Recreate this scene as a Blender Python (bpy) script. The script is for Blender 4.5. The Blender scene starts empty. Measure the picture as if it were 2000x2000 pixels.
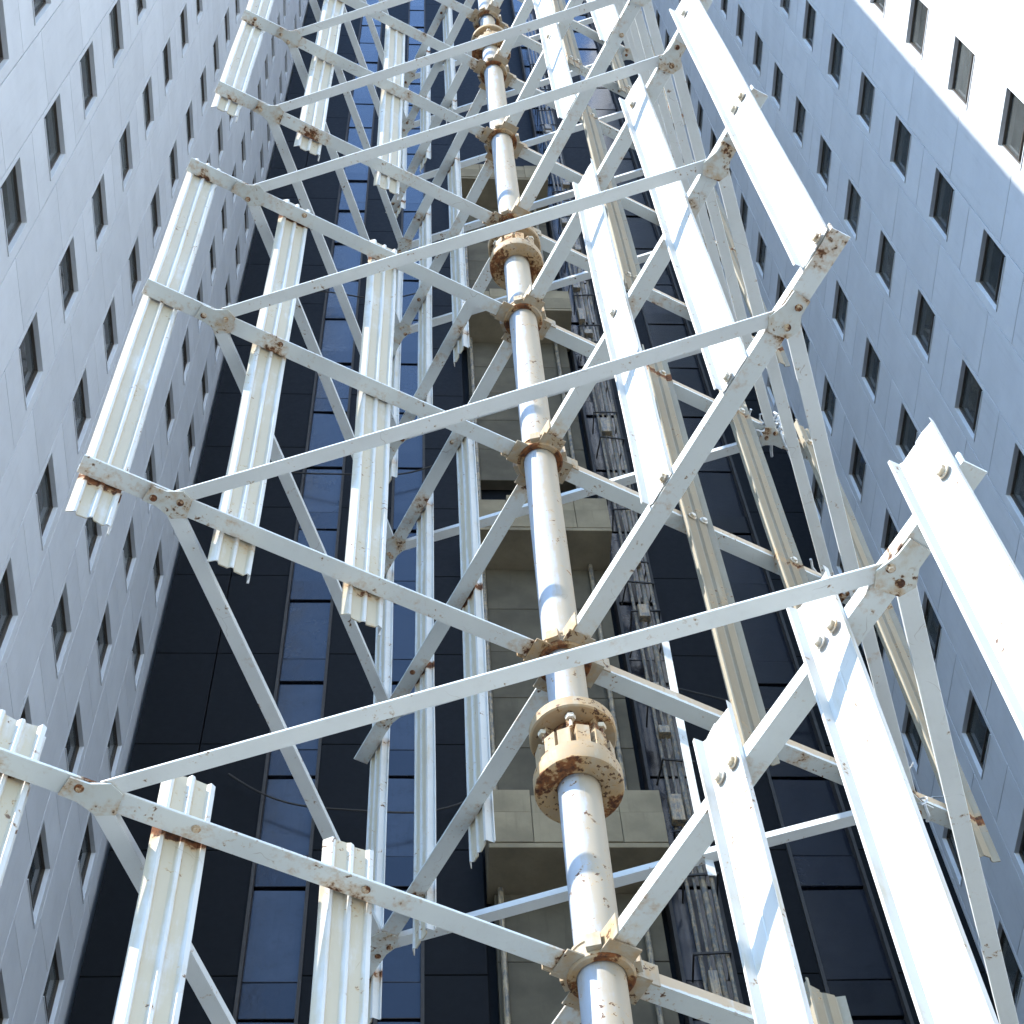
import bpy, math, random
from mathutils import Vector, Matrix

random.seed(7)
scn = bpy.context.scene
COL = scn.collection
R = math.radians

# ------------------------------------------------------------------ camera
EYE = 1.6
YAW, PITCH, ROLL, FPX = R(6.33), R(59.83), R(-4.90), 3384.4      # focal length in pixels of a 2000 px frame
fwd = Vector((math.sin(YAW) * math.cos(PITCH), math.cos(YAW) * math.cos(PITCH), math.sin(PITCH)))
r0 = Vector((math.cos(YAW), -math.sin(YAW), 0))
u0 = r0.cross(fwd)
c_right = r0 * math.cos(ROLL) + u0 * math.sin(ROLL)
c_up = -r0 * math.sin(ROLL) + u0 * math.cos(ROLL)
cam = bpy.data.cameras.new('camera')
cam.sensor_width = 36
cam.lens = FPX / 2000 * 36
cam.clip_end = 3000
cam_o = bpy.data.objects.new('camera', cam)
M = Matrix((c_right, c_up, -fwd)).transposed().to_4x4()
M.translation = (0, 0, EYE)
cam_o.matrix_world = M
COL.objects.link(cam_o)
scn.camera = cam_o


def in_view(p, margin=0.22):
    q = Vector(p) - Vector((0, 0, EYE))
    d = q.dot(fwd)
    if d < 0.3:
        return False
    x = q.dot(c_right) / d * FPX / 1000
    y = q.dot(c_up) / d * FPX / 1000
    return abs(x) < 1 + 2 * margin and abs(y) < 1 + 2 * margin


# ------------------------------------------------------------------ sky, sun, exposure
SUN_EL = R(40)
to_sun = Vector((-0.8854, -0.4648, 0)).normalized() * math.cos(SUN_EL) + Vector((0, 0, math.sin(SUN_EL)))
w = bpy.data.worlds.new('World')
scn.world = w
w.use_nodes = True
nt = w.node_tree
sky = nt.nodes.new('ShaderNodeTexSky')
sky.sky_type = 'NISHITA'
sky.sun_disc = False
sky.sun_elevation = SUN_EL
sky.sun_rotation = math.atan2(to_sun.x, to_sun.y)
sky.air_density = 1.0
sky.ozone_density = 5.0
sky.dust_density = 0.0
nt.links.new(sky.outputs[0], nt.nodes['Background'].inputs[0])
nt.nodes['Background'].inputs[1].default_value = 0.15
sun = bpy.data.lights.new('sun', 'SUN')
sun.energy = 2.2
sun.angle = R(0.4)
sun.color = (1, 0.975, 0.93)
sun_o = bpy.data.objects.new('sun', sun)
sun_o.rotation_euler = (-to_sun).to_track_quat('-Z', 'Y').to_euler()
sun_o.location = to_sun * 200
COL.objects.link(sun_o)
scn.view_settings.view_transform = 'Standard'
scn.view_settings.look = 'None'
scn.view_settings.exposure = 2.2
scn.view_settings.gamma = 1
scn.render.engine = 'CYCLES'
scn.cycles.max_bounces = 6
scn.cycles.diffuse_bounces = 2
scn.cycles.glossy_bounces = 3
scn.cycles.transparent_max_bounces = 6


# ------------------------------------------------------------------ materials
class N:
    def __init__(self, name):
        self.m = bpy.data.materials.new(name)
        self.m.use_nodes = True
        self.t = self.m.node_tree
        self.b = self.t.nodes['Principled BSDF']

    def n(self, typ, **kw):
        x = self.t.nodes.new('ShaderNode' + typ)
        for k, v in kw.items():
            setattr(x, k, v)
        return x

    def l(self, a, b):
        self.t.links.new(a, b)

    def set(self, node, i, v):
        if hasattr(v, 'is_output') or isinstance(v, bpy.types.NodeSocket):
            self.l(v, node.inputs[i])
        else:
            node.inputs[i].default_value = v

    def math(self, op, a, b=0.0, c=None, clamp=False):
        x = self.n('Math', operation=op, use_clamp=clamp)
        self.set(x, 0, a)
        self.set(x, 1, b)
        if c is not None:
            self.set(x, 2, c)
        return x.outputs[0]

    def ramp(self, f, lo, hi):
        x = self.n('MapRange', clamp=True, interpolation_type='SMOOTHSTEP')
        self.set(x, 0, f)
        x.inputs[1].default_value = lo
        x.inputs[2].default_value = hi
        return x.outputs[0]

    def mix(self, f, a, b, mode='MIX'):
        x = self.n('Mix', data_type='RGBA', blend_type=mode)
        self.set(x, 0, f)
        for i, v in ((6, a), (7, b)):
            if isinstance(v, tuple) and len(v) == 3:
                v = v + (1,)
            self.set(x, i, v)
        return x.outputs[2]

    def coords(self, scale=(1, 1, 1)):
        tc = self.n('TexCoord')
        mp = self.n('Mapping')
        mp.inputs['Scale'].default_value = scale
        self.l(tc.outputs['Object'], mp.inputs[0])
        return mp.outputs[0]

    def rand(self):
        return self.n('ObjectInfo').outputs['Random']

    def noise(self, vec, scale, detail=4, rough=0.55, seed=True, wmul=37.0):
        x = self.n('TexNoise', noise_dimensions='4D' if seed else '3D')
        self.l(vec, x.inputs['Vector'])
        x.inputs['Scale'].default_value = scale
        x.inputs['Detail'].default_value = detail
        x.inputs['Roughness'].default_value = rough
        if seed:
            self.set(x, 'W', self.math('MULTIPLY', self.rand(), wmul))
        return x.outputs[0]

    def attr(self, name):
        x = self.n('Attribute', attribute_name=name)
        return x.outputs['Fac']

    def bump(self, h, strength, dist=0.01):
        x = self.n('Bump')
        x.inputs['Strength'].default_value = strength
        x.inputs['Distance'].default_value = dist
        self.l(h, x.inputs['Height'])
        self.l(x.outputs[0], self.b.inputs['Normal'])


def mat_paint(name, base, rust_bias, stain_bias, rough=0.42, stain_col=(0.56, 0.44, 0.26), chips=0.0):
    """white gloss paint on steel: chalky patches, cream stain and rust where the mesh attributes ask for it"""
    k = N(name)
    v = k.coords()
    n1 = k.noise(v, 7, 7, 0.62)
    n2 = k.noise(v, 34, 5, 0.65)
    n3 = k.noise(v, 2.2, 3, 0.5)
    vs = k.coords((9, 9, 1.1))
    n4 = k.noise(vs, 3, 4, 0.6)
    rw = k.attr('rust')
    sw = k.attr('stain')
    col = k.mix(k.ramp(n3, 0.35, 0.7), base, tuple(c * 0.90 for c in base))
    col = k.mix(k.math('MULTIPLY', k.ramp(n2, 0.5, 0.75), 0.14), col, (0.42, 0.43, 0.40))
    # cream weathering stain
    st = k.math('ADD', k.math('MULTIPLY', n4, 0.55), k.math('MULTIPLY', n1, 0.45))
    st = k.math('ADD', st, k.math('MULTIPLY', sw, 0.40))
    st = k.ramp(st, 0.66 - stain_bias, 0.92 - stain_bias)
    col = k.mix(k.math('MULTIPLY', st, 0.75), col, stain_col)
    # rust halo, then rust core
    r = k.math('ADD', k.math('MULTIPLY', n1, 0.6), k.math('MULTIPLY', n2, 0.4))
    r = k.math('ADD', r, k.math('MULTIPLY', rw, 0.42))
    halo = k.ramp(r, 0.66 - rust_bias, 0.84 - rust_bias)
    core = k.ramp(r, 0.77 - rust_bias, 0.83 - rust_bias)
    col = k.mix(k.math('MULTIPLY', halo, 0.75), col, (0.46, 0.27, 0.10))
    rc = k.mix(k.ramp(n2, 0.4, 0.66), (0.20, 0.070, 0.020), (0.055, 0.024, 0.013))
    col = k.mix(core, col, rc)
    # small dark chips
    ch = k.noise(v, 48, 3, 0.6)
    ch2 = k.noise(v, 6.5, 3, 0.6, wmul=91.0)
    chip = k.math('MULTIPLY', k.ramp(ch, 0.60 - chips, 0.65 - chips), k.ramp(ch2, 0.54 - chips, 0.60 - chips))
    ring = k.math('MULTIPLY', k.ramp(ch, 0.54 - chips, 0.62 - chips), k.ramp(ch2, 0.52 - chips, 0.60 - chips))
    col = k.mix(k.math('MULTIPLY', ring, 0.6), col, (0.45, 0.29, 0.12))
    col = k.mix(chip, col, (0.085, 0.038, 0.018))
    # hairline cracks in the paint film
    vr = k.n('TexVoronoi', feature='DISTANCE_TO_EDGE')
    wv = k.n('Vector' + 'Math', operation='ADD')
    k.l(k.coords((1, 1, .8)), wv.inputs[0])
    nz = k.n('TexNoise')
    nz.inputs['Scale'].default_value = 9
    k.l(v, nz.inputs['Vector'])
    sc = k.n('VectorMath', operation='SCALE')
    k.l(nz.outputs['Color'], sc.inputs[0])
    sc.inputs['Scale'].default_value = .12
    k.l(sc.outputs[0], wv.inputs[1])
    k.l(wv.outputs[0], vr.inputs['Vector'])
    vr.inputs['Scale'].default_value = 3.2
    crack = k.math('SUBTRACT', 1.0, k.ramp(vr.outputs['Distance'], 0.0, 0.006))
    crack = k.math('MULTIPLY', crack, k.ramp(k.noise(v, 3.1, 3, .6, wmul=53.0), 0.57, 0.64))
    col = k.mix(k.math('MULTIPLY', crack, 0.5), col, (0.20, 0.12, 0.06))
    k.l(col, k.b.inputs['Base Color'])
    k.l(k.math('ADD', k.math('MULTIPLY', core, 0.4), rough), k.b.inputs['Roughness'])
    k.bump(k.math('SUBTRACT', k.math('MULTIPLY', n2, 0.3), k.math('MULTIPLY', core, -0.6)), 0.25, 0.004)
    return k.m


def mat_concrete(name, base, var=0.1, streak=0.25, rough=0.8):
    k = N(name)
    v = k.coords()
    n1 = k.noise(v, 0.9, 5, 0.55)
    n2 = k.noise(v, 14, 6, 0.65)
    vs = k.coords((5, 5, 0.35))
    n3 = k.noise(vs, 1.6, 5, 0.6)
    col = k.mix(k.ramp(n1, 0.3, 0.7), base, tuple(c * (1 - var) for c in base))
    col = k.mix(k.math('MULTIPLY', k.ramp(n3, 0.52, 0.78), streak), col, tuple(c * 0.62 for c in base))
    col = k.mix(k.math('MULTIPLY', k.ramp(n2, 0.5, 0.8), 0.12), col, tuple(c * 0.5 for c in base))
    rv = k.math('MULTIPLY', k.rand(), 0.14)
    col = k.mix(rv, col, tuple(c * 0.45 for c in base))
    k.l(col, k.b.inputs['Base Color'])
    k.b.inputs['Roughness'].default_value = rough
    k.bump(n2, 0.12, 0.01)
    return k.m


def mat_plain(name, base, rough=0.5, metal=0.0, var=0.15, scale=6, spec=0.35):
    k = N(name)
    v = k.coords()
    n1 = k.noise(v, scale, 5, 0.6)
    col = k.mix(k.ramp(n1, 0.3, 0.72), base, tuple(c * (1 - var) for c in base))
    k.l(col, k.b.inputs['Base Color'])
    k.l(k.math('ADD', k.math('MULTIPLY', n1, 0.2), rough - 0.1), k.b.inputs['Roughness'])
    k.b.inputs['Metallic'].default_value = metal
    k.b.inputs['Specular IOR Level'].default_value = spec
    return k.m


def mat_glass(name, tint):
    """window glass: tinted see-through with Fresnel reflection"""
    k = N(name)
    k.t.nodes.remove(k.b)
    fr = k.n('Fresnel')
    fr.inputs[0].default_value = 1.5
    tr = k.n('BsdfTransparent')
    tr.inputs[0].default_value = tint + (1,)
    gl = k.n('BsdfGlossy')
    v = k.coords()
    nn = k.noise(v, 1.3, 2, 0.5)
    gl.inputs['Roughness'].default_value = 0.02
    bp = k.n('Bump')
    bp.inputs['Strength'].default_value = 0.05
    bp.inputs['Distance'].default_value = 0.05
    k.l(nn, bp.inputs['Height'])
    k.l(bp.outputs[0], gl.inputs['Normal'])
    mx = k.n('MixShader')
    k.l(fr.outputs[0], mx.inputs[0])
    k.l(tr.outputs[0], mx.inputs[1])
    k.l(gl.outputs[0], mx.inputs[2])
    # grey diffuse haze mixed in to stand for reflections greying the panes
    df = k.n('BsdfDiffuse')
    df.inputs[0].default_value = (0.20, 0.22, 0.22, 1)
    m2 = k.n('MixShader')
    k.l(k.math('ADD', k.math('MULTIPLY', k.noise(v, 2.5, 4, .6), .30), k.math('MULTIPLY', k.rand(), .22)), m2.inputs[0])
    k.l(mx.outputs[0], m2.inputs[1])
    k.l(df.outputs[0], m2.inputs[2])
    k.l(m2.outputs[0], k.t.nodes['Material Output'].inputs[0])
    return k.m


def mat_spandrel(name, base):
    k = N(name)
    v = k.coords()
    n1 = k.noise(v, 0.8, 5, 0.6)
    vs = k.coords((6, 6, 0.4))
    n2 = k.noise(vs, 1.5, 5, 0.6)
    col = k.mix(k.ramp(n1, 0.3, 0.75), base, tuple(c * 0.6 for c in base))
    col = k.mix(k.math('MULTIPLY', k.ramp(n2, 0.5, 0.8), 0.5), col, tuple(c * 0.35 for c in base))
    vb = k.coords((1, 1, 1))
    n5 = k.noise(vb, 2.6, 6, 0.7, wmul=71.0)
    col = k.mix(k.math('MULTIPLY', k.ramp(n5, 0.5, 0.7), 0.6), col, (0.02, 0.022, 0.026))
    col = k.mix(k.math('MULTIPLY', k.rand(), 0.8), col, tuple(c * 0.2 for c in base))
    k.l(col, k.b.inputs['Base Color'])
    k.b.inputs['Roughness'].default_value = 0.18
    k.b.inputs['Specular IOR Level'].default_value = 0.45
    k.bump(n1, 0.35, 0.05)
    return k.m


MAT = {
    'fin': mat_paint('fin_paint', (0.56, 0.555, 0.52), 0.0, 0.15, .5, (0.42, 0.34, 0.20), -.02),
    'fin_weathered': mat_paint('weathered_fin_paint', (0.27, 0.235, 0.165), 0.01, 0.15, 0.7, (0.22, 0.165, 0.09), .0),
    'arm_worn': mat_paint('worn_arm_paint', (0.62, 0.65, 0.61), 0.01, -0.03, .5, (0.42, 0.25, 0.09)),
    'arm': mat_paint('arm_paint', (0.66, 0.69, 0.655), 0.032, 0.05, .5, chips=-.018),
    'gusset': mat_paint('gusset_paint', (0.60, 0.62, 0.57), 0.045, 0.10, .6, (0.44, 0.33, 0.18), .02),
    'tie': mat_paint('tie_paint', (0.70, 0.72, 0.69), -0.02, -0.01, .45, chips=-.02),
    'pole': mat_paint('pole_paint', (0.36, 0.39, 0.43), 0.025, 0.17, .6, (0.33, 0.245, 0.125), .012),
    'collar': mat_paint('collar_paint', (0.38, 0.34, 0.26), 0.055, 0.06, 0.7, (0.34, 0.22, 0.10), .045),
    'bolt': mat_paint('bolt_paint', (0.62, 0.60, 0.54), 0.05, 0.1, 0.5),
    'panel': mat_concrete('white_precast', (0.68, 0.70, 0.715), 0.09, 0.32, 0.75),
    'core': mat_plain('unlit_room_paint', (0.045, 0.045, 0.045), 0.9),
    'wallslab': mat_concrete('white_precast_slab', (0.66, 0.68, 0.695), 0.06, 0.12, 0.75),
    'frame': mat_plain('bronze_frame', (0.10, 0.085, 0.07), 0.45, 0.3),
    'blind': mat_plain('blind_fabric', (0.42, 0.43, 0.40), 0.85),
    'curtain': mat_plain('curtain_cloth', (0.66, 0.66, 0.62), 0.9, 0, .3, 9),
    'pane': mat_glass('grey_glass', (0.45, 0.50, 0.48)),
    'clad': mat_plain('dark_cladding', (0.0045, 0.005, 0.0055), 0.6, spec=.12),
    'spandrel': mat_spandrel('blue_spandrel', (0.040, 0.050, 0.070)),
    'dglass': mat_spandrel('dark_glass', (0.014, 0.017, 0.026)),
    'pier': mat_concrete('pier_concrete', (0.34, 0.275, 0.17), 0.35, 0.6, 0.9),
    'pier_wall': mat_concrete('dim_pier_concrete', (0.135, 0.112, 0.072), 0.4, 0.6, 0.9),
    'pipe': mat_paint('pipe_paint', (0.10, 0.10, 0.095), 0.06, 0.15),
    'dark': mat_plain('dark_steel', (0.05, 0.045, 0.04), 0.7),
    'ground': mat_concrete('asphalt', (0.055, 0.056, 0.058), 0.2, 0.1, 0.9),
    'bounce_pad': mat_concrete('bounce_apron_concrete', (0.55, 0.57, 0.55), 0.1, 0.1, 0.85),
    'rag': mat_plain('torn_plastic', (0.55, 0.56, 0.55), 0.6, 0, 0.4, 20),
}


# ------------------------------------------------------------------ helpers
class MB:
    def __init__(self):
        self.v, self.f, self.a = [], [], []

    def add(self, vs, fs, rust=0.0, stain=0.0):
        o = len(self.v)
        self.v += [tuple(p) for p in vs]
        self.f += [tuple(i + o for i in f) for f in fs]
        if not isinstance(rust, (list, tuple)):
            rust = [rust] * len(vs)
        if not isinstance(stain, (list, tuple)):
            stain = [stain] * len(vs)
        self.a += list(zip(rust, stain))
        return self

    def box(self, x0, x1, y0, y1, z0, z1, rust=0.0, stain=0.0, mtx=None):
        vs = [Vector((x, y, z)) for z in (z0, z1) for y in (y0, y1) for x in (x0, x1)]
        if mtx:
            vs = [mtx @ p for p in vs]
        return self.add(vs, [(0, 2, 3, 1), (4, 5, 7, 6), (0, 1, 5, 4), (2, 6, 7, 3), (0, 4, 6, 2), (1, 3, 7, 5)], rust, stain)

    def cbox(self, x0, x1, y0, y1, z0, z1, c=0.01, rust=0.0, stain=0.0):
        """box with its eight edges round z and both rims chamfered"""
        def ring(i, z):
            return [(x0 + c + i, y0 + i, z), (x1 - c - i, y0 + i, z), (x1 - i, y0 + c + i, z), (x1 - i, y1 - c - i, z),
                    (x1 - c - i, y1 - i, z), (x0 + c + i, y1 - i, z), (x0 + i, y1 - c - i, z), (x0 + i, y0 + c + i, z)]
        vs = ring(c * .6, z0) + ring(0, z0 + c * .6) + ring(0, z1 - c * .6) + ring(c * .6, z1)
        fs = [tuple(range(7, -1, -1)), tuple(range(24, 32))]
        for k in range(3):
            for i in range(8):
                j = (i + 1) % 8
                fs.append((k * 8 + i, k * 8 + j, k * 8 + 8 + j, k * 8 + 8 + i))
        return self.add(vs, fs, rust, stain)

    def lathe(self, prof, n=32, rustf=None, stainf=None, caps=True):
        """prof: (radius, z) from bottom to top"""
        vs, ru, st = [], [], []
        for (r, z) in prof:
            for i in range(n):
                a = 2 * math.pi * i / n
                vs.append((r * math.cos(a), r * math.sin(a), z))
                ru.append(rustf(a, z) if rustf else 0)
                st.append(stainf(a, z) if stainf else 0)
        fs = []
        for k in range(len(prof) - 1):
            for i in range(n):
                j = (i + 1) % n
                fs.append((k * n + i, k * n + j, (k + 1) * n + j, (k + 1) * n + i))
        if caps:
            fs.append(tuple(range(n - 1, -1, -1)))
            fs.append(tuple((len(prof) - 1) * n + i for i in range(n)))
        return self.add(vs, fs, ru, st)

    def sweep(self, prof, ts, axis='x', rustf=None, stainf=None, closed=True, bend=None):
        """closed section prof [(p,q)] swept along the axis at the stations ts"""
        n = len(prof)
        vs, ru, st = [], [], []
        for t in ts:
            dx, dy = bend(t) if bend else (0, 0)
            for (p, q) in prof:
                vs.append((t, p + dx, q + dy) if axis == 'x' else (p + dx, q + dy, t))
                ru.append(rustf(t, p, q) if rustf else 0)
                st.append(stainf(t, p, q) if stainf else 0)
        fs = []
        for k in range(len(ts) - 1):
            for i in range(n):
                j = (i + 1) % n
                fs.append((k * n + i, k * n + j, (k + 1) * n + j, (k + 1) * n + i))
        fs.append(tuple(range(n - 1, -1, -1)))
        fs.append(tuple((len(ts) - 1) * n + i for i in range(n)))
        return self.add(vs, fs, ru, st)

    def tube(self, pts, r, n=8, rust=0.0, stain=0.0):
        pts = [Vector(p) for p in pts]
        vs = []
        for i, p in enumerate(pts):
            d = (pts[min(i + 1, len(pts) - 1)] - pts[max(i - 1, 0)]).normalized()
            a = d.orthogonal().normalized() if i == 0 else (a - d * a.dot(d)).normalized()
            b = d.cross(a)
            for k in range(n):
                t = 2 * math.pi * k / n
                vs.append(p + a * (r * math.cos(t)) + b * (r * math.sin(t)))
        fs = []
        for i in range(len(pts) - 1):
            for k in range(n):
                j = (k + 1) % n
                fs.append((i * n + k, i * n + j, (i + 1) * n + j, (i + 1) * n + k))
        fs += [tuple(range(n - 1, -1, -1)), tuple((len(pts) - 1) * n + k for k in range(n))]
        return self.add(vs, fs, rust, stain)

    def mesh(self, name, mat, smooth=False):
        me = bpy.data.meshes.new(name)
        me.from_pydata(self.v, [], self.f)
        for k, nm in enumerate(('rust', 'stain')):
            if any(x[k] for x in self.a):
                at = me.attributes.new(nm, 'FLOAT', 'POINT')
                at.data.foreach_set('value', [x[k] for x in self.a])
        me.materials.append(MAT[mat])
        me.validate()
        import bmesh
        bm = bmesh.new()
        bm.from_mesh(me)
        bmesh.ops.recalc_face_normals(bm, faces=bm.faces)
        bm.to_mesh(me)
        bm.free()
        if smooth:
            me.shade_smooth()
            try:
                me.set_sharp_from_angle(angle=R(35))
            except Exception:
                pass
        return me


def obj(name, me, parent=None, loc=(0, 0, 0), rotz=0.0):
    o = bpy.data.objects.new(name, me)
    COL.objects.link(o)
    o.location = loc
    o.rotation_euler = (0, 0, rotz)
    if parent:
        o.parent = parent
    return o


def tag(o, label, cat, group=None):
    o['label'] = label
    o['category'] = cat
    if group:
        o['group'] = group
    return o


def struct(o):
    o['kind'] = 'structure'
    return o


def part_label(o, label):
    o['label'] = label
    return o


# ------------------------------------------------------------------ ground
struct(obj('ground', MB().add([(-700, -700, 0), (700, -700, 0), (700, 700, 0), (-700, 700, 0)], [(0, 1, 2, 3)]).mesh('ground', 'ground')))

# unseen pale apron added to bounce sunlight onto the arms' undersides, with a kerb
ap = struct(obj('bounce_apron', MB().box(-3.2, 4.8, -3.5, 9.0, 0.001, .10).mesh('bounce_apron', 'bounce_pad')))
KERB = MB().cbox(-.07, .07, -.3, .3, 0.002, .125, .015).mesh('kerb_stone', 'pier')
for i in range(12):
    obj('kerb_stone', KERB, ap, (-2.6 + i * .62, 9.1, 0), math.pi / 2)

# ------------------------------------------------------------------ the two white wings
TOP = 135.0
PT = 0.24          # thickness of a precast panel
WW, WH = 1.27, 1.72


def window_panel_mesh(wd, ht, cy):
    """panel in the y-z plane, outer face at x=0 looking +x, window hole centred at (cy, 0)"""
    g, c = 0.012, 0.004
    y0, y1, z0, z1 = -wd / 2 + g, wd / 2 - g, -ht / 2 + g, ht / 2 - g
    def rect(a, b, e, f, x):
        return [(x, a, e), (x, b, e), (x, b, f), (x, a, f)]
    h = (cy - WW / 2, cy + WW / 2, -WH / 2, WH / 2)
    vs = rect(y0, y1, z0, z1, -PT) + rect(y0, y1, z0, z1, -c) + rect(y0 + c, y1 - c, z0 + c, z1 - c, 0) \
        + rect(h[0] - .006, h[1] + .006, h[2] - .006, h[3] + .006, 0) + rect(*h, -.006) + rect(*h, -PT)
    fs = []
    for k in (0, 1, 2, 3, 4):
        for i in range(4):
            j = (i + 1) % 4
            fs.append((k * 4 + i, k * 4 + j, k * 4 + 4 + j, k * 4 + 4 + i))
    return MB().add(vs, fs).mesh('wall_panel', 'panel')


def plain_panel_mesh(wd, ht):
    g, c = 0.012, 0.004
    y0, y1, z0, z1 = -wd / 2 + g, wd / 2 - g, -ht / 2 + g, ht / 2 - g
    vs = [(-PT, y0, z0), (-PT, y1, z0), (-PT, y1, z1), (-PT, y0, z1), (-c, y0, z0), (-c, y1, z0), (-c, y1, z1), (-c, y0, z1),
          (0, y0 + c, z0 + c), (0, y1 - c, z0 + c), (0, y1 - c, z1 - c), (0, y0 + c, z1 - c)]
    fs = [(8, 9, 10, 11)]
    for k in (0, 1):
        for i in range(4):
            j = (i + 1) % 4
            fs.append((k * 4 + i, k * 4 + j, k * 4 + 4 + j, k * 4 + 4 + i))
    return MB().add(vs, fs).mesh('wall_panel', 'panel')


def frame_mesh():
    m = MB()
    t, x0, x1 = 0.036, -0.190, -0.100
    y, z = WW / 2 - .002, WH / 2 - .002
    m.box(x0, x1, -y, -y + t, -z, z)
    m.box(x0, x1, y - t, y, -z, z)
    m.box(x0 + .001, x1 - .001, -y + t, y - t, -z, -z + t)
    m.box(x0 + .001, x1 - .001, -y + t, y - t, z - t, z)
    m.box(x0 + .012, x1 - .012, -y + t, y - t, -z * .35, -z * .35 + .035)
    return m.mesh('window', 'frame')


FRAME = frame_mesh()
PANE = MB().box(-0.156, -0.15, -WW / 2 + .036, WW / 2 - .036, -WH / 2 + .036, WH / 2 - .036).mesh('pane', 'pane')
SILL = MB().box(-0.099, 0.022, -WW / 2 + .006, WW / 2 - .006, -WH / 2 + .001, -WH / 2 + .03).mesh('sill', 'panel')
BLINDS = []
for fr in (0.35, 0.55, 0.8):
    mb = MB()
    n = int(12 * fr)
    top = WH / 2 - .06
    hh = (WH - .12) * fr / n
    for i in range(n):
        mb.box(-0.27, -0.255, -WW / 2 + .07, WW / 2 - .07, top - (i + 1) * hh + .012, top - i * hh)
    BLINDS.append(mb.mesh('blind', 'blind'))
for sd in range(3):
    # gathered curtain at one side of the window
    y0 = (-1 if sd % 2 else 1) * (WW / 2 - .07)
    wd = (.28, .4, .55)[sd] * (1 if sd % 2 else -1)
    prof = [(-.27 + .02 * math.sin(t * 1.9), y0 + wd * t / 12) for t in range(13)]
    prof += [(x - .008, y) for x, y in reversed(prof)]
    BLINDS.append(MB().sweep(prof, [-WH / 2 + .08, 0, WH / 2 - .06], 'z').mesh('curtain', 'curtain'))


def wing(name, label, side, root_loc, rz, ycol, pitch_y, cols, z0, storey, y_front, y_back, thick):
    """side=-1: wall on the left looking +x; side=1: on the right looking -x. Local frame: wall face at x=0, room behind."""
    root = bpy.data.objects.new(name, None)
    COL.objects.link(root)
    root.location = root_loc
    root.rotation_euler = (0, 0, rz)
    tag(root, label, 'building')
    flip = 0.0 if side < 0 else math.pi      # panel meshes look +x
    sx = -side
    rm = Matrix.Rotation(rz, 4, 'Z')

    def world(y, z):
        return rm @ Vector((0, y, 0)) + Vector(root_loc) + Vector((0, 0, z))

    wstrip = WW + 0.34
    cy = 0.06 * (1 if side < 0 else -1)     # window sits a little off the strip's middle
    blank = pitch_y - wstrip
    pm = window_panel_mesh(wstrip, storey, -0.06 if side < 0 else 0.06)
    bm_ = plain_panel_mesh(blank, storey)
    rows = range(-9, 24)
    zs_used, strips = [], []
    n_panel = 0
    for c in cols:
        yc = ycol + c * pitch_y
        for r in rows:
            z = z0 + r * storey
            if z - storey < 0.2 or z + storey > TOP:
                continue
            if in_view(world(yc, z), 0.16):
                obj('wall_panel', pm, root, (0, yc + 0.06, z), flip)
                wo = obj('window', FRAME, root, (0, yc, z), flip)
                obj('pane', PANE, wo)
                obj('sill', SILL, wo)
                if random.random() < 0.65:
                    bl = random.choice(BLINDS)
                    obj(bl.name.split('.')[0], bl, wo)
                n_panel += 1
            else:
                strips.append((yc + .06, z, wstrip, storey))
            zb = z + storey * 0.42
            yb = yc + 0.06 + wstrip / 2 + blank / 2
            if in_view(world(yb, zb), 0.12):
                obj('wall_panel', bm_, root, (0, yb, zb), flip)
                n_panel += 1
            else:
                strips.append((yb, zb, blank, storey))
    # plain wall outside the part that can be seen
    m = MB()
    for (y, z, wd, ht) in strips:
        m.box(*sorted((-sx * PT, -sx * 0.0005)), y - wd / 2 + .008, y + wd / 2 - .008, z - ht / 2 + .008, z + ht / 2 - .008)
    ya = ycol + cols[0] * pitch_y + .06 - wstrip / 2
    yz = ycol + cols[-1] * pitch_y + .06 + wstrip / 2 + blank
    zt = z0 + (rows[-1]) * storey
    m.box(*sorted((-sx * PT, 0)), y_front, ya - .01, 0.02, TOP)
    if y_back > yz + .02:
        m.box(*sorted((-sx * PT, 0)), yz + .01, y_back, 0.02, TOP)
    obj('wall', m.mesh('wall', 'wallslab'), root)
    # body of the wing behind the panels: solid block painted near-black for unlit rooms, outer walls, roof
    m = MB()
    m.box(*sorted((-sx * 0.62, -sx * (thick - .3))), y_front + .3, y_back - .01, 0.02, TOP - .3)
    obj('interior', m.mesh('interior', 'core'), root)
    m = MB()
    m.box(*sorted((-sx * (PT + .001), -sx * thick)), y_front, y_front + .28, 0.021, TOP - .001)
    m.box(*sorted((-sx * (thick - .28), -sx * thick)), y_front + .281, y_back, 0.021, TOP - .001)
    m.box(*sorted((-sx * (PT + .002), -sx * (thick - .281))), y_front + .282, y_back - .002, TOP - .29, TOP - .003)
    obj('outer_wall', m.mesh('outer_wall', 'wallslab'), root)
    return root


K = 1.2
YBACK = 28.0
wing('building_wing', 'tall white precast building wing with small windows, left of the steel tower', -1,
     (-6.1 * K, 0, 0), 0.0, 9.343 * K, 2.561 * K, list(range(-1, 6)), 25.24 * K + EYE, 3.347 * K, 1.40, YBACK + .5, 18)
wing('building_wing', 'tall white precast building wing with small windows, right of the steel tower', 1,
     (12.324, 0, 0), -0.018, 9.068 * K, 2.657 * K, list(range(-1, 6)), 29.348 * K + EYE, 3.474 * K, -16.0, YBACK + .5, 18)  # unseen front stretch lengthened to bounce sunlight onto the left wing

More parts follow.
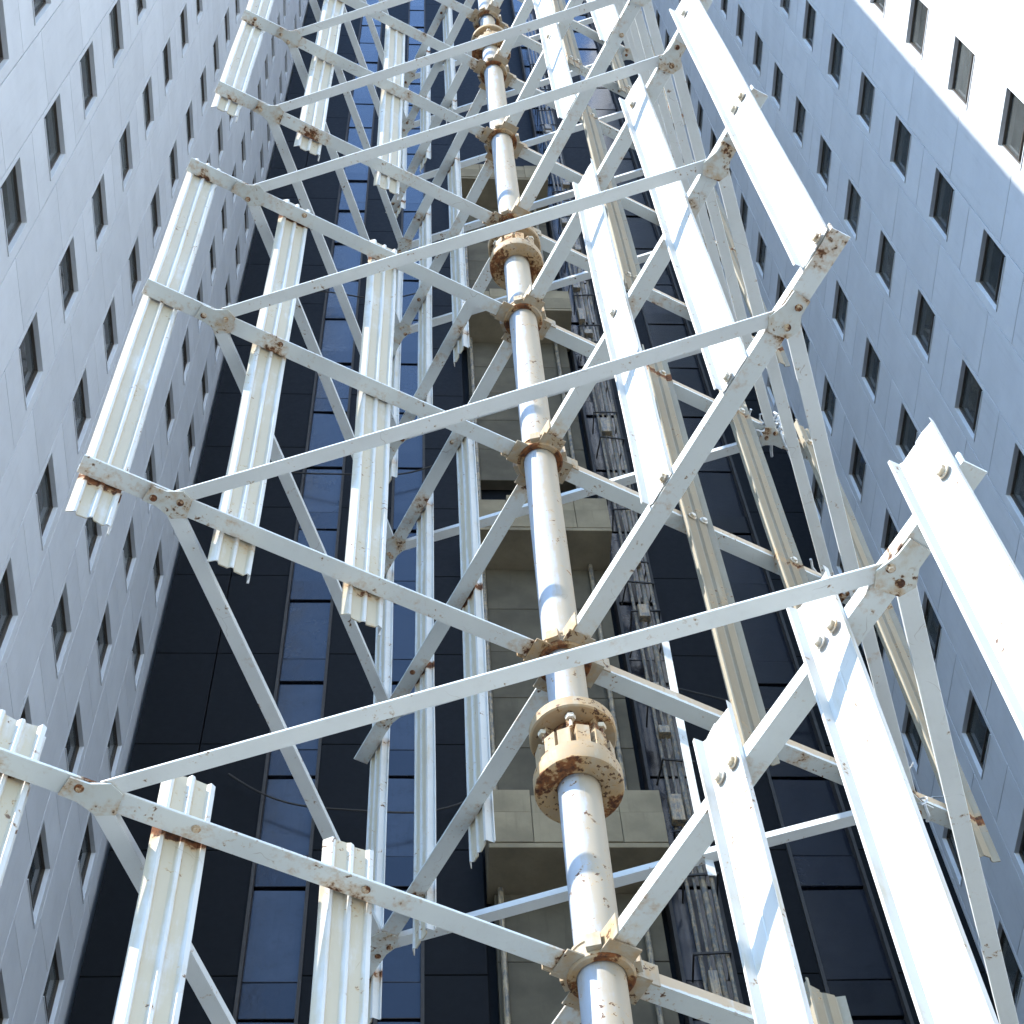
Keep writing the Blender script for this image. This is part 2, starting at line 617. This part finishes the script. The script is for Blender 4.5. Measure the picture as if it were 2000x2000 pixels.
# ------------------------------------------------------------------ dark recessed block between the wings
back = bpy.data.objects.new('building_core', None)
COL.objects.link(back)
back.location = (0, YBACK, 0)
tag(back, 'dark glazed building core with blue glass strips and concrete pier, deep between the white wings', 'building')
obj('wall', MB().box(-7.2, 13.2, 0.30, 6, 0.02, TOP - .5).mesh('wall', 'clad'), back)
ST = 4.1
glass_x = [(-3.72, -2.42, 'spandrel'), (-0.75, 0.25, 'spandrel'), (5.98, 7.15, 'spandrel'), (9.1, 10.75, 'dglass')]
clad_x = [(-7.2, -5.5), (-5.5, -3.72), (-2.42, -0.75), (0.25, 1.7), (7.15, 9.1), (10.75, 12.9)]
cache = {}


def plate(wd, ht, dep, mat, name):
    key = (round(wd, 3), round(ht, 3), dep, mat)
    if key not in cache:
        g, c = 0.012, 0.012
        x, z = wd / 2 - g, ht / 2 - g
        vs = [(a, y, b) for (y, i) in ((.28, 0), (-dep + c, 0), (-dep, c)) for (a, b) in
              ((-x + i, -z + i), (x - i, -z + i), (x - i, z - i), (-x + i, z - i))]
        fs = [(8, 9, 10, 11)]
        for k in (0, 1):
            for i in range(4):
                j = (i + 1) % 4
                fs.append((k * 4 + i, k * 4 + j, k * 4 + 4 + j, k * 4 + 4 + i))
        cache[key] = MB().add(vs, fs).mesh(name, mat)
    return cache[key]


for (xa, xb, mt) in glass_x:
    for r in range(3, 32):
        z = 1.6 + r * ST
        if not in_view((0.5 * (xa + xb), YBACK, z), .1) or z > TOP - 4:
            continue
        # a tall glass light and a short spandrel below it
        gp_ = obj('glass_panel', plate(xb - xa, ST * .72, 0.0, mt, 'glass_panel'), back, ((xa + xb) / 2, 0, z + ST * .14), random.uniform(-.02, .02))
        gp_.rotation_euler.x = random.uniform(-.02, .02)
        obj('glass_panel', plate(xb - xa, ST * .26, 0.05, 'dglass', 'glass_panel'), back, ((xa + xb) / 2, 0, z - ST * .36))
for (xa, xb) in clad_x:
    for r in range(3, 32):
        z = 1.6 + r * ST + 1.2
        if in_view((0.5 * (xa + xb), YBACK, z), .1) and z < TOP - 4:
            obj('cladding_panel', plate(xb - xa, ST, 0.16, 'clad', 'cladding_panel'), back, ((xa + xb) / 2, 0, z))
# mullions framing every glass strip
for (xa, xb, mt) in glass_x:
    for x in (xa, xb):
        obj('mullion', MB().box(-.04, .04, -.24, .25, 0, TOP - 3).mesh('mullion', 'dark'), back, (x, 0, 1))
# concrete pier with projecting boxes and loggias
PX0, PX1 = 1.75, 5.92
for i, zb in enumerate((18.6, 32.1, 46.4, 63.0, 78.0)):
    box = obj('balcony_box', MB().cbox(PX0, PX1, -1.5, 0.25, zb, zb + .16, .02).mesh('balcony_box', 'pier'), back)
    # front of the box: separate facing slabs, chipped top course
    nx = 4
    wd = (PX1 - PX0) / nx
    for k in range(nx):
        h1 = 1.05 + random.uniform(-.03, .03)
        h2 = .75 + random.uniform(-.2, .12)
        y = -1.52 + random.uniform(-.015, .015)
        obj('facing_slab', MB().cbox(.006, wd - .006, y, y + .14, zb + .165, zb + .16 + h1, .012).mesh('facing_slab', 'pier'), box, (PX0 + k * wd, 0, 0))
        obj('facing_slab', MB().cbox(.006, wd - .006, y + random.uniform(.0, .03), y + .13, zb + .17 + h1, zb + .16 + h1 + h2, .015).mesh('facing_slab', 'pier'), box, (PX0 + k * wd, 0, 0))
    for sx in (PX0 + .004, PX1 - .144):
        obj('side_slab', MB().cbox(0, .14, -1.36, .2, zb + .165, zb + 1.9, .012).mesh('side_slab', 'pier'), box, (sx, 0, 0))
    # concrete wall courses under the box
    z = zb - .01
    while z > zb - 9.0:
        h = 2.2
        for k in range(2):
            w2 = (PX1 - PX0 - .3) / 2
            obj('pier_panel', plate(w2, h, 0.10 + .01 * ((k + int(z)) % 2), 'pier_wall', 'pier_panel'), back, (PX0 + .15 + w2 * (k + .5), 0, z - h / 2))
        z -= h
    for sx in (PX0 + .3, PX1 - .6):
        obj('downpipe', MB().tube([(0, -.28, zb - 13), (0, -.28, zb - .05)], .07, 10, 0.2, 0.3).mesh('downpipe', 'pipe', True), back, (sx, 0, 0))

# ------------------------------------------------------------------ service riser beside the pier
riser = bpy.data.objects.new('service_riser', None)
COL.objects.link(riser)
riser.location = (6.55, YBACK - 1.0, 0)
tag(riser, 'grey vertical service riser of pipes and brackets, behind the tower on the dark core', 'pipe riser')
for i, (dx, rr) in enumerate(((-.28, .05), (-.12, .035), (.10, .085), (.30, .05))):
    obj('pipe', MB().tube([(dx, (-.05 if i % 2 else .03), 1), (dx, (-.05 if i % 2 else .03), 110)], rr, 10, 0.25, 0.2).mesh('pipe', 'pipe', True), riser)
BRK = MB().box(-.42, .42, -.15, -.11, -.03, .03, .5, .4).box(-.42, -.38, -.10, .7, -.025, .025, .5).box(.38, .42, -.10, .7, -.025, .025, .5).mesh('bracket', 'dark')
JB = MB().cbox(-.16, .16, -.2, .02, -.35, .35, .02, .3, .3).mesh('junction_box', 'pipe')
zz = 22.0
while zz < 100:
    b = obj('bracket', BRK, riser, (random.uniform(-.06, .06), 0, zz), random.uniform(-.12, .12))
    if random.random() < .35:
        jb = obj('junction_box', JB, riser, (random.uniform(-.25, .25), -.06, zz + random.uniform(.4, 1.2)))
        jb.scale = (random.uniform(.5, 1.1), 1, random.uniform(.4, 1.5))
    zz += random.uniform(1.1, 3.2)

# ------------------------------------------------------------------ the steel tower
S = 2.0                                   # metres between two levels of arms
TX, TY = 0.355 * S, 2.361 * S
ZA = EYE + 2.358 * S
tower = bpy.data.objects.new('steel_tower', None)
COL.objects.link(tower)
tower.location = (TX, TY, 0)
tag(tower, 'white painted rusty steel tower of crossed arms and ribbed fins round a central pole', 'tower')
A0 = math.pi / 2 - R(244.39)               # direction of the front-left arm
DIRS = [A0 + k * math.pi / 2 for k in range(4)]   # front-left, front-right, back-right, back-left
RJ, REND, WF = 1.005 * S, 1.208 * S, 0.104 * S
FR = [0.508 * S, 0.828 * S, 1.150 * S]
LEV = {-2: -2.02, -1: -1.01, 0: 0.0, 1: 1.0165, 2: 2.02, 3: 3.022, 4: 3.88, 5: 4.92, 6: 5.98, 7: 6.95, 8: 7.97, 9: 8.99}
LZ = {k: ZA + v * S for k, v in LEV.items()}
PR = 0.0465 * S


def gauss(x, c, s):
    return math.exp(-((x - c) / s) ** 2)


# --- arms: steel angles, flat leg below, upright leg on the fin side (-y)
def arm_mesh(seed, worn=False):
    rnd = random.Random(seed)
    a, h, t = 0.047, 0.062, 0.010
    prof = [(-a, 0), (a - .002, 0), (a, .002), (a, t), (-a + t, t), (-a + t, h), (-a, h), (-a, .024), (-a, .0235), (-a, .004)]
    ts = [0.10 + (REND - 0.10) * i / 40 for i in range(41)]
    ws = [rnd.uniform(.5, 1) for _ in range(6)]
    off = [rnd.uniform(.2, REND) for _ in range(3)]

    def rf(x, p, q):
        v = .75 * ws[0] * gauss(x, .12, .09) + .42 * ws[1] * gauss(x, RJ, .10)
        for k, c in enumerate(FR):
            v += .45 * ws[2 + k] * (gauss(x, c, WF * .6)) * (1.0 if p < 0 else .3)
        v += .15 * gauss(x, REND, .04) + (.16 if abs(p) > .04 else 0)
        for o in off:
            v += .2 * gauss(x, o, .1)
        if worn and q > .02:
            v = v * .5 + .32
        return min(v, 1) * (1.0 if q < .02 else .7)

    def sf(x, p, q):
        return .55 * gauss(x, .1, .25) + ((1.15 if worn else .3) if q > .02 else 0.05)
    dw = rnd.uniform(-.004, .004)
    return MB().sweep(prof, ts, 'x', rf, sf, bend=lambda t_: (dw * math.sin(t_ * 1.3), .003 * math.sin(t_ * 2.1 + seed))).mesh('arm', 'arm_worn' if worn else 'arm')


ARMS = [arm_mesh(i) for i in range(5)]
WORN = [arm_mesh(20 + i, True) for i in range(3)]
GUS = MB()
gp = [(-.11, -.043), (-.05, -.075), (.03, -.046), (.10, -.043), (.09, .045), (.02, .046), (-.045, .078), (-.10, .05)]
GUS.sweep(gp, [-.016, -.008], 'z', lambda t, p, q: .16 + .30 * (abs(p) > .08), lambda *a: .25)
GUSSET = GUS.mesh('gusset', 'gusset')


def hexbolt(r, h, mat='bolt', rust=.35):
    m = MB()
    m.lathe([(r * 1.45, 0), (r * 1.45, .004), (r * 1.4, .005)], 12, lambda a, z: rust, lambda a, z: .5)
    m.lathe([(r, .005), (r, h - .003), (r * .8, h)], 6, lambda a, z: rust, lambda a, z: .5)
    return m.mesh('bolt', mat)


BOLT = hexbolt(.019, .02)
SBOLT = hexbolt(.012, .014, 'bolt', .6)


def down_bolt(parent, x, y, z, me=SBOLT):
    o = obj('bolt', me, parent, (x, y, z))
    o.rotation_euler = (math.pi, 0, random.uniform(0, 1))
    return o


# --- tie bars between neighbouring arms
TIE_L = RJ * math.sqrt(2)


def tie_mesh(seed):
    rnd = random.Random(100 + seed)
    a, h, t = 0.034, 0.040, 0.008
    prof = [(-a, 0), (a - .002, 0), (a, .002), (a, t), (-a + t, t), (-a + t, h), (-a, h)]
    prof = [(-p, q) for (p, q) in reversed(prof)]      # upright leg on the outer side (+y) hidden from below
    n = 24
    ts = [-TIE_L / 2 + .05 + (TIE_L - .10) * i / n for i in range(n + 1)]
    sag = rnd.uniform(-.012, .012)
    ph = rnd.uniform(0, 3)
    off = [rnd.uniform(-1, 1) for _ in range(3)]

    def rf(x, p, q):
        v = .7 * gauss(abs(x), TIE_L / 2 - .05, .09)
        for o in off:
            v += .25 * gauss(x, o, .06)
        return v
    return MB().sweep(prof, ts, 'x', rf, lambda x, p, q: .15 + .2 * (q > .02),
                      bend=lambda t_: (.006 * math.sin(t_ * 1.1 + ph), sag * (1 - (2 * t_ / TIE_L) ** 2))).mesh('tie_bar', 'tie')


TIES = [tie_mesh(i) for i in range(5)]


# --- collars where arms meet the pole
def collar_mesh(seed):
    rnd = random.Random(seed)
    m = MB()
    r = PR
    m.lathe([(r + .003, -.020), (r + .030, -.022), (r + .038, -.014), (r + .038, .004), (r + .020, .006), (r + .020, .075),
             (r + .026, .079), (r + .026, .092), (r + .020, .098), (r + .003, .100)], 36,
            lambda a, z: (.62 if z < .003 else .22) + .25 * math.sin(3 * a + seed), lambda a, z: .7, caps=False)
    for k in range(4):
        mt = Matrix.Rotation(DIRS[k] + R(45) + rnd.uniform(-.12, .12), 4, 'Z')
        m.box(r + .012, r + .062, -.030, .030, .004, .070, .22, .5, mt)         # clamp lugs
        m.box(r + .020, r + .040, -.014, .014, .0705, .088, .5, .5, mt)
        mt = Matrix.Rotation(DIRS[k], 4, 'Z')
        m.box(r + .012, r + .13, -.058, -.050, -.012, .095, .32, .6, mt)         # upright stiffener against the arm
        m.box(r + .012, r + .09, -.07, .07, -.011, -.003, .30, .6, mt)          # flat seat below the arm
    return m.mesh('collar', 'collar', True)


COLLARS = [collar_mesh(i) for i in range(3)]

# --- ribbed fins
fp = [(0, -.15), (.055, -.15), (.057, .045), (.14, .055), (.20, 0), (.41, 0), (.45, .055), (.505, .055), (.565, 0), (.77, 0), (.81, .055), (.86, .055), (1.0, -.05)]


FLATFP = [(0, -.15), (.055, -.15), (.057, .040), (.14, .050), (.30, .044), (.455, .040), (.475, .052), (.495, .052), (.515, .040), (.70, .044), (.86, .050), (.97, .045), (1.0, -.05)]


def fin_mesh(z0, z1, levels, seed, mat='fin', rk=1.0):
    rnd = random.Random(seed)
    t = .006
    pts = [((u - .5) * WF, v * WF) for u, v in (FLATFP if rk < 1 else fp)]
    ups = [(p, q + t) for p, q in pts]
    prof = pts + ups[::-1]
    zs = sorted(set([z0, z1] + [z0 + (z1 - z0) * i / 60 for i in range(61)]))
    k = [rnd.uniform(.75, 1.1) for _ in levels]
    tw = rnd.uniform(-.004, .004)
    dents = [(rnd.uniform(z0, z1), rnd.uniform(.2, .45), rnd.uniform(.05, .12)) for _ in range(2)]

    def rf(z, p, q):
        v = 0
        for kk, l in zip(k, levels):
            d = l + .03 - z
            if d >= 0:
                v += 1.0 * kk * math.exp(-d / .040) + .30 * kk * math.exp(-d / .22)
            else:
                v += .55 * kk * math.exp(d / .03)
        for (dz, a, s) in dents:
            v += a * gauss(z, dz, s) * .4
        v += .2 * gauss(z, z0, .03) + .2 * gauss(z, z1, .05)
        return min(v, 1.2) * rk

    def sf(z, p, q):
        base = 1.0 if abs(q) < .008 else .1
        base *= .35 if rk < 1 else 1
        return base * (.55 + .45 * math.sin(z * 2.3 + seed) ** 2)
    m = MB()
    n = len(prof)
    m.sweep(prof, zs, 'z', rf, sf, bend=lambda z: (.002 * math.sin(z * 2.7 + seed), tw * math.sin(z * 1.7)))
    # ragged torn ends
    for i in range(len(m.v)):
        x, y, z = m.v[i]
        if z <= z0 + 1e-6 or z >= z1 - 1e-6:
            m.v[i] = (x, y, z + (.005 * math.sin(x * 40 + seed * 2.1) + .004 * math.sin(x * 170 + seed)))
    return m.mesh('fin', mat)


modules = [(-2, 0), (1, 3), (4, 6), (7, 9)]
names = ('front left', 'front right', 'back right', 'back left')
fin_cache = {}
for mi, (la, lb) in enumerate(modules):
    zb, zt = LZ[la] - .135 * S, LZ[lb] + .155 * S
    levs = [LZ[k] - zb for k in range(la, lb + 1)]
    zb_all = zb
    for k, d in enumerate(DIRS):
        zb = zb_all if k != 1 else LZ[la] + .012
        levs = [LZ[q] - zb for q in range(la, lb + 1)]
        for fi, r in enumerate(FR):
            sd = mi * 20 + k * 4 + fi
            dz = random.uniform(-.05, .05) if k != 1 else 0.0
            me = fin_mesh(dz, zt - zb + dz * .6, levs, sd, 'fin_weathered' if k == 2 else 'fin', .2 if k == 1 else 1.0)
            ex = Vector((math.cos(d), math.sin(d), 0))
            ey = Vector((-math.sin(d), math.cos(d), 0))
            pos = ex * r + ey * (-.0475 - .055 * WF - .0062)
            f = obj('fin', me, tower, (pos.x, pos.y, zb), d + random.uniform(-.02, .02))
            for l in levs:
                for q in (-.16, .22):
                    if random.random() < .4:
                        continue
                    b = obj('bolt', BOLT, f, (q * WF + random.uniform(-.004, .004), -.001, l + .03 + random.uniform(-.008, .008)))
                    b.rotation_euler = (math.pi / 2, random.uniform(0, 1), 0)
n = 0
for lv, z in LZ.items():
    obj('collar', COLLARS[lv % 3], tower, (0, 0, z), 0)
    for k, d in enumerate(DIRS):
        am = obj('arm', WORN[lv % 3] if k == 2 else ARMS[(lv * 3 + k) % 5], tower, (0, 0, z), d)
        g = obj('gusset', GUSSET, am, (RJ, 0, 0))
        for (bx, by) in random.sample([(-.055, .02), (.045, .015), (-.02, -.04), (.06, -.01)], random.choice((1, 2, 2))):
            down_bolt(am, RJ + bx, by, -.0165)
        for r in FR:
            if random.random() < .3:
                down_bolt(am, r + random.uniform(-.05, .05), random.uniform(-.01, .02), -.0005)
        d2 = d + math.pi / 2
        p0 = Vector((math.cos(d), math.sin(d), 0)) * RJ
        p1 = Vector((math.cos(d2), math.sin(d2), 0)) * RJ
        mid = (p0 + p1) / 2
        dv = p1 - p0
        obj('tie_bar', TIES[n % 5], tower, (mid.x, mid.y, z - .0005 - .0070), math.atan2(dv.y, dv.x))
        n += 1

# --- pole in lengths, with bolted couplings between the modules
coup = {0: 0.535, 3: 3.49, 6: 6.32}


def pole_seg(z0, z1, r, seed):
    rnd = random.Random(seed)
    n_ = max(8, int((z1 - z0) / .018))
    prof = [(r, z0 + (z1 - z0) * i / n_) for i in range(n_ + 1)]
    rings = [rnd.uniform(z0, z1) for _ in range(5)]

    def rf(a, z):
        v = .42 * (math.exp(-(z - z0) / .12) + math.exp(-(z1 - z) / .10))
        for q in rings:
            v += .55 * gauss(z + .03 * math.sin(a * 2 + q), q, .009) * (.5 + .5 * math.cos(a + .6))
        for q in LZ.values():
            if q < z < q + .45:
                v += .26 * math.exp(-(z - q) / .18)
        v += .20 * max(0, math.cos(a + .35))
        return v

    def sf(a, z):
        return 1.1 * max(0, math.cos(a + .45)) ** 1.0
    return MB().lathe(prof, 40, rf, sf).mesh('pole', 'pole', True)


def coupling_mesh(r, seed):
    m = MB()
    rf = lambda a, z: .22 + .20 * math.sin(2 * a + z * 9 + seed) + (.25 if z < .015 else 0)
    sf = lambda a, z: .8
    R1, R2 = r * 2.10, r * 1.72
    # lower cup
    m.lathe([(r + .002, .012), (r + .02, .004), (R1 - .02, 0), (R1 - .004, .006), (R1, .02), (R1, .085), (R1 - .010, .093), (R1 - .012, .125), (R2, .130), (r + .002, .130)], 44, rf, sf, caps=False)
    # castellated ring: separate upright blocks of uneven height
    rn = random.Random(seed + 50)
    for k in range(13):
        mt = Matrix.Rotation(2 * math.pi * k / 13 + seed + rn.uniform(-.04, .04), 4, 'Z')
        m.box(R2 - .045, R2 + .010 + rn.uniform(-.006, .006), -.029, .029, .1305, .245 + rn.uniform(-.02, .012), rn.uniform(.1, .5), .8, mt)
    m.lathe([(r + .006, .1305), (R2 - .052, .131), (R2 - .052, .36), (r + .006, .361)], 32, lambda a, z: .9, sf, caps=False)
    for k in range(7):
        mt = Matrix.Rotation(2 * math.pi * k / 7 + seed, 4, 'Z')
        m.box(R2 - .052, R2 - .012, -.012, .012, .2605, .3615, .5, .5, mt)
    # upper flange, two plates
    m.lathe([(r + .004, .362), (R2 + .028, .362), (R2 + .036, .368), (R2 + .036, .425), (R2 + .026, .432), (r + .03, .436), (r + .025, .50), (r + .003, .505)], 44, rf, sf, caps=False)
    return m.mesh('coupling', 'collar', True)


def bolt_long(r):
    m = MB()
    m.lathe([(.009, 0), (.009, .14)], 10, lambda a, z: .6, lambda a, z: .6)
    m.lathe([(.022, .05), (.024, .055), (.024, .075), (.020, .080)], 6, lambda a, z: .3, lambda a, z: .5)
    return m.mesh('bolt', 'bolt')


LBOLT = bolt_long(.02)
zprev = 0.04
for i, lv in enumerate((0, 3, 6)):
    zc = ZA + coup[lv] * S
    rr = PR if i < 2 else PR * .98
    obj('pole', pole_seg(zprev, zc + .2, rr, i), tower)
    cp = obj('coupling', coupling_mesh(PR, i), tower, (0, 0, zc))
    for k in range(6):
        a = 2 * math.pi * (k + .35) / 6
        obj('bolt', LBOLT, cp, (math.cos(a) * (PR * 1.72 - .012), math.sin(a) * (PR * 1.72 - .012), .27))
    zprev = zc + .201
obj('pole', pole_seg(zprev, LZ[9] + 1.0, PR * .86, 9), tower)
BASE = MB().lathe([(.42, .004), (.42, .03), (.14, .032), (.10, .25), (PR + .001, .26)], 32, lambda a, z: .5, lambda a, z: .6, caps=True)
obj('base_plate', BASE.mesh('base_plate', 'collar', True), tower)

# ------------------------------------------------------------------ loose things caught in the tower
def tower_pt(lv, k, r, dz=0.0, off=0.0):
    d = DIRS[k]
    return Vector((TX + math.cos(d) * r - math.sin(d) * off, TY + math.sin(d) * r + math.cos(d) * off, LZ[lv] + dz))


def rag(lv, k, r, seed, label):
    rnd = random.Random(seed)
    c = tower_pt(lv, k, r, .02)
    m = MB()
    for j in range(14):
        p = Vector((rnd.uniform(-.05, .05), rnd.uniform(-.05, .05), .03))
        pts = [p.copy()]
        dirv = Vector((rnd.uniform(-1, 1), rnd.uniform(-1, 1), rnd.uniform(-.5, .8)))
        for q in range(7):
            dirv = (dirv + Vector((rnd.uniform(-.8, .8), rnd.uniform(-.8, .8), rnd.uniform(-.8, .5)))).normalized()
            p = p + dirv * .034
            pts.append(p.copy())
        m.tube(pts, rnd.uniform(.004, .011), 6, .1, .3)
    o = obj('torn_wire_bundle', m.mesh('torn_wire_bundle', 'rag', True), None, c)
    tag(o, label, 'wire')


rag(1, 2, RJ, 1, 'tangle of torn grey wire on the lower back right arm of the tower')
rag(2, 2, RJ, 2, 'tangle of torn wire on the back right arm at mid height of the tower')
rag(3, 2, RJ * .98, 3, 'small tangle of torn wire high on a back right arm of the tower')

# strip hanging from the back tie bar
p0 = (tower_pt(2, 2, RJ) + tower_pt(2, 3, RJ)) / 2
p0 = tower_pt(2, 3, RJ).lerp(tower_pt(2, 2, RJ), .63)
hb = MB().sweep([(-.022, -.003), (.022, -.003), (.022, .003), (-.022, .003)], [-2.1 + i * .1 for i in range(22)], 'z', lambda t, p, q: .1, lambda *a: .2,
                bend=lambda t: (.02 * math.sin(t * 1.3), .015 * math.sin(t * 2)))
o = obj('hanging_strip', hb.mesh('hanging_strip', 'tie'), None, p0 + Vector((0, 0, -.02)), .1)
tag(o, 'narrow pale steel strip hanging from a rear tie bar behind the pole', 'metal strip')

# cables sagging across the dark core
for i, (xa, xb, z, sag, yy) in enumerate(((-4.6, 1.6, 36.0, 1.1, -.5), (-5.2, 1.6, 52.5, 1.4, -.45), (6.0, 12.3, 40.5, 1.2, -.5), (-4.8, 1.7, 67.0, 1.0, -.5))):
    pts = []
    for t in range(25):
        u = t / 24
        pts.append((xa + (xb - xa) * u, yy + .1 * math.sin(u * 9 + i), z + .8 * u * (1 if i % 2 else -1) - sag * 4 * u * (1 - u)))
    o = obj('cable', MB().tube(pts, .028, 6).mesh('cable', 'dark', True), None, (0, YBACK, 0))
    tag(o, ('dark cable sagging low across the left glass strip of the core', 'dark cable sagging at mid height across the left glass strip of the core',
            'dark cable sagging across the dark core right of the concrete pier', 'topmost dark cable sagging across the left glass strip of the core')[i], 'cable', 'cables on the dark core')
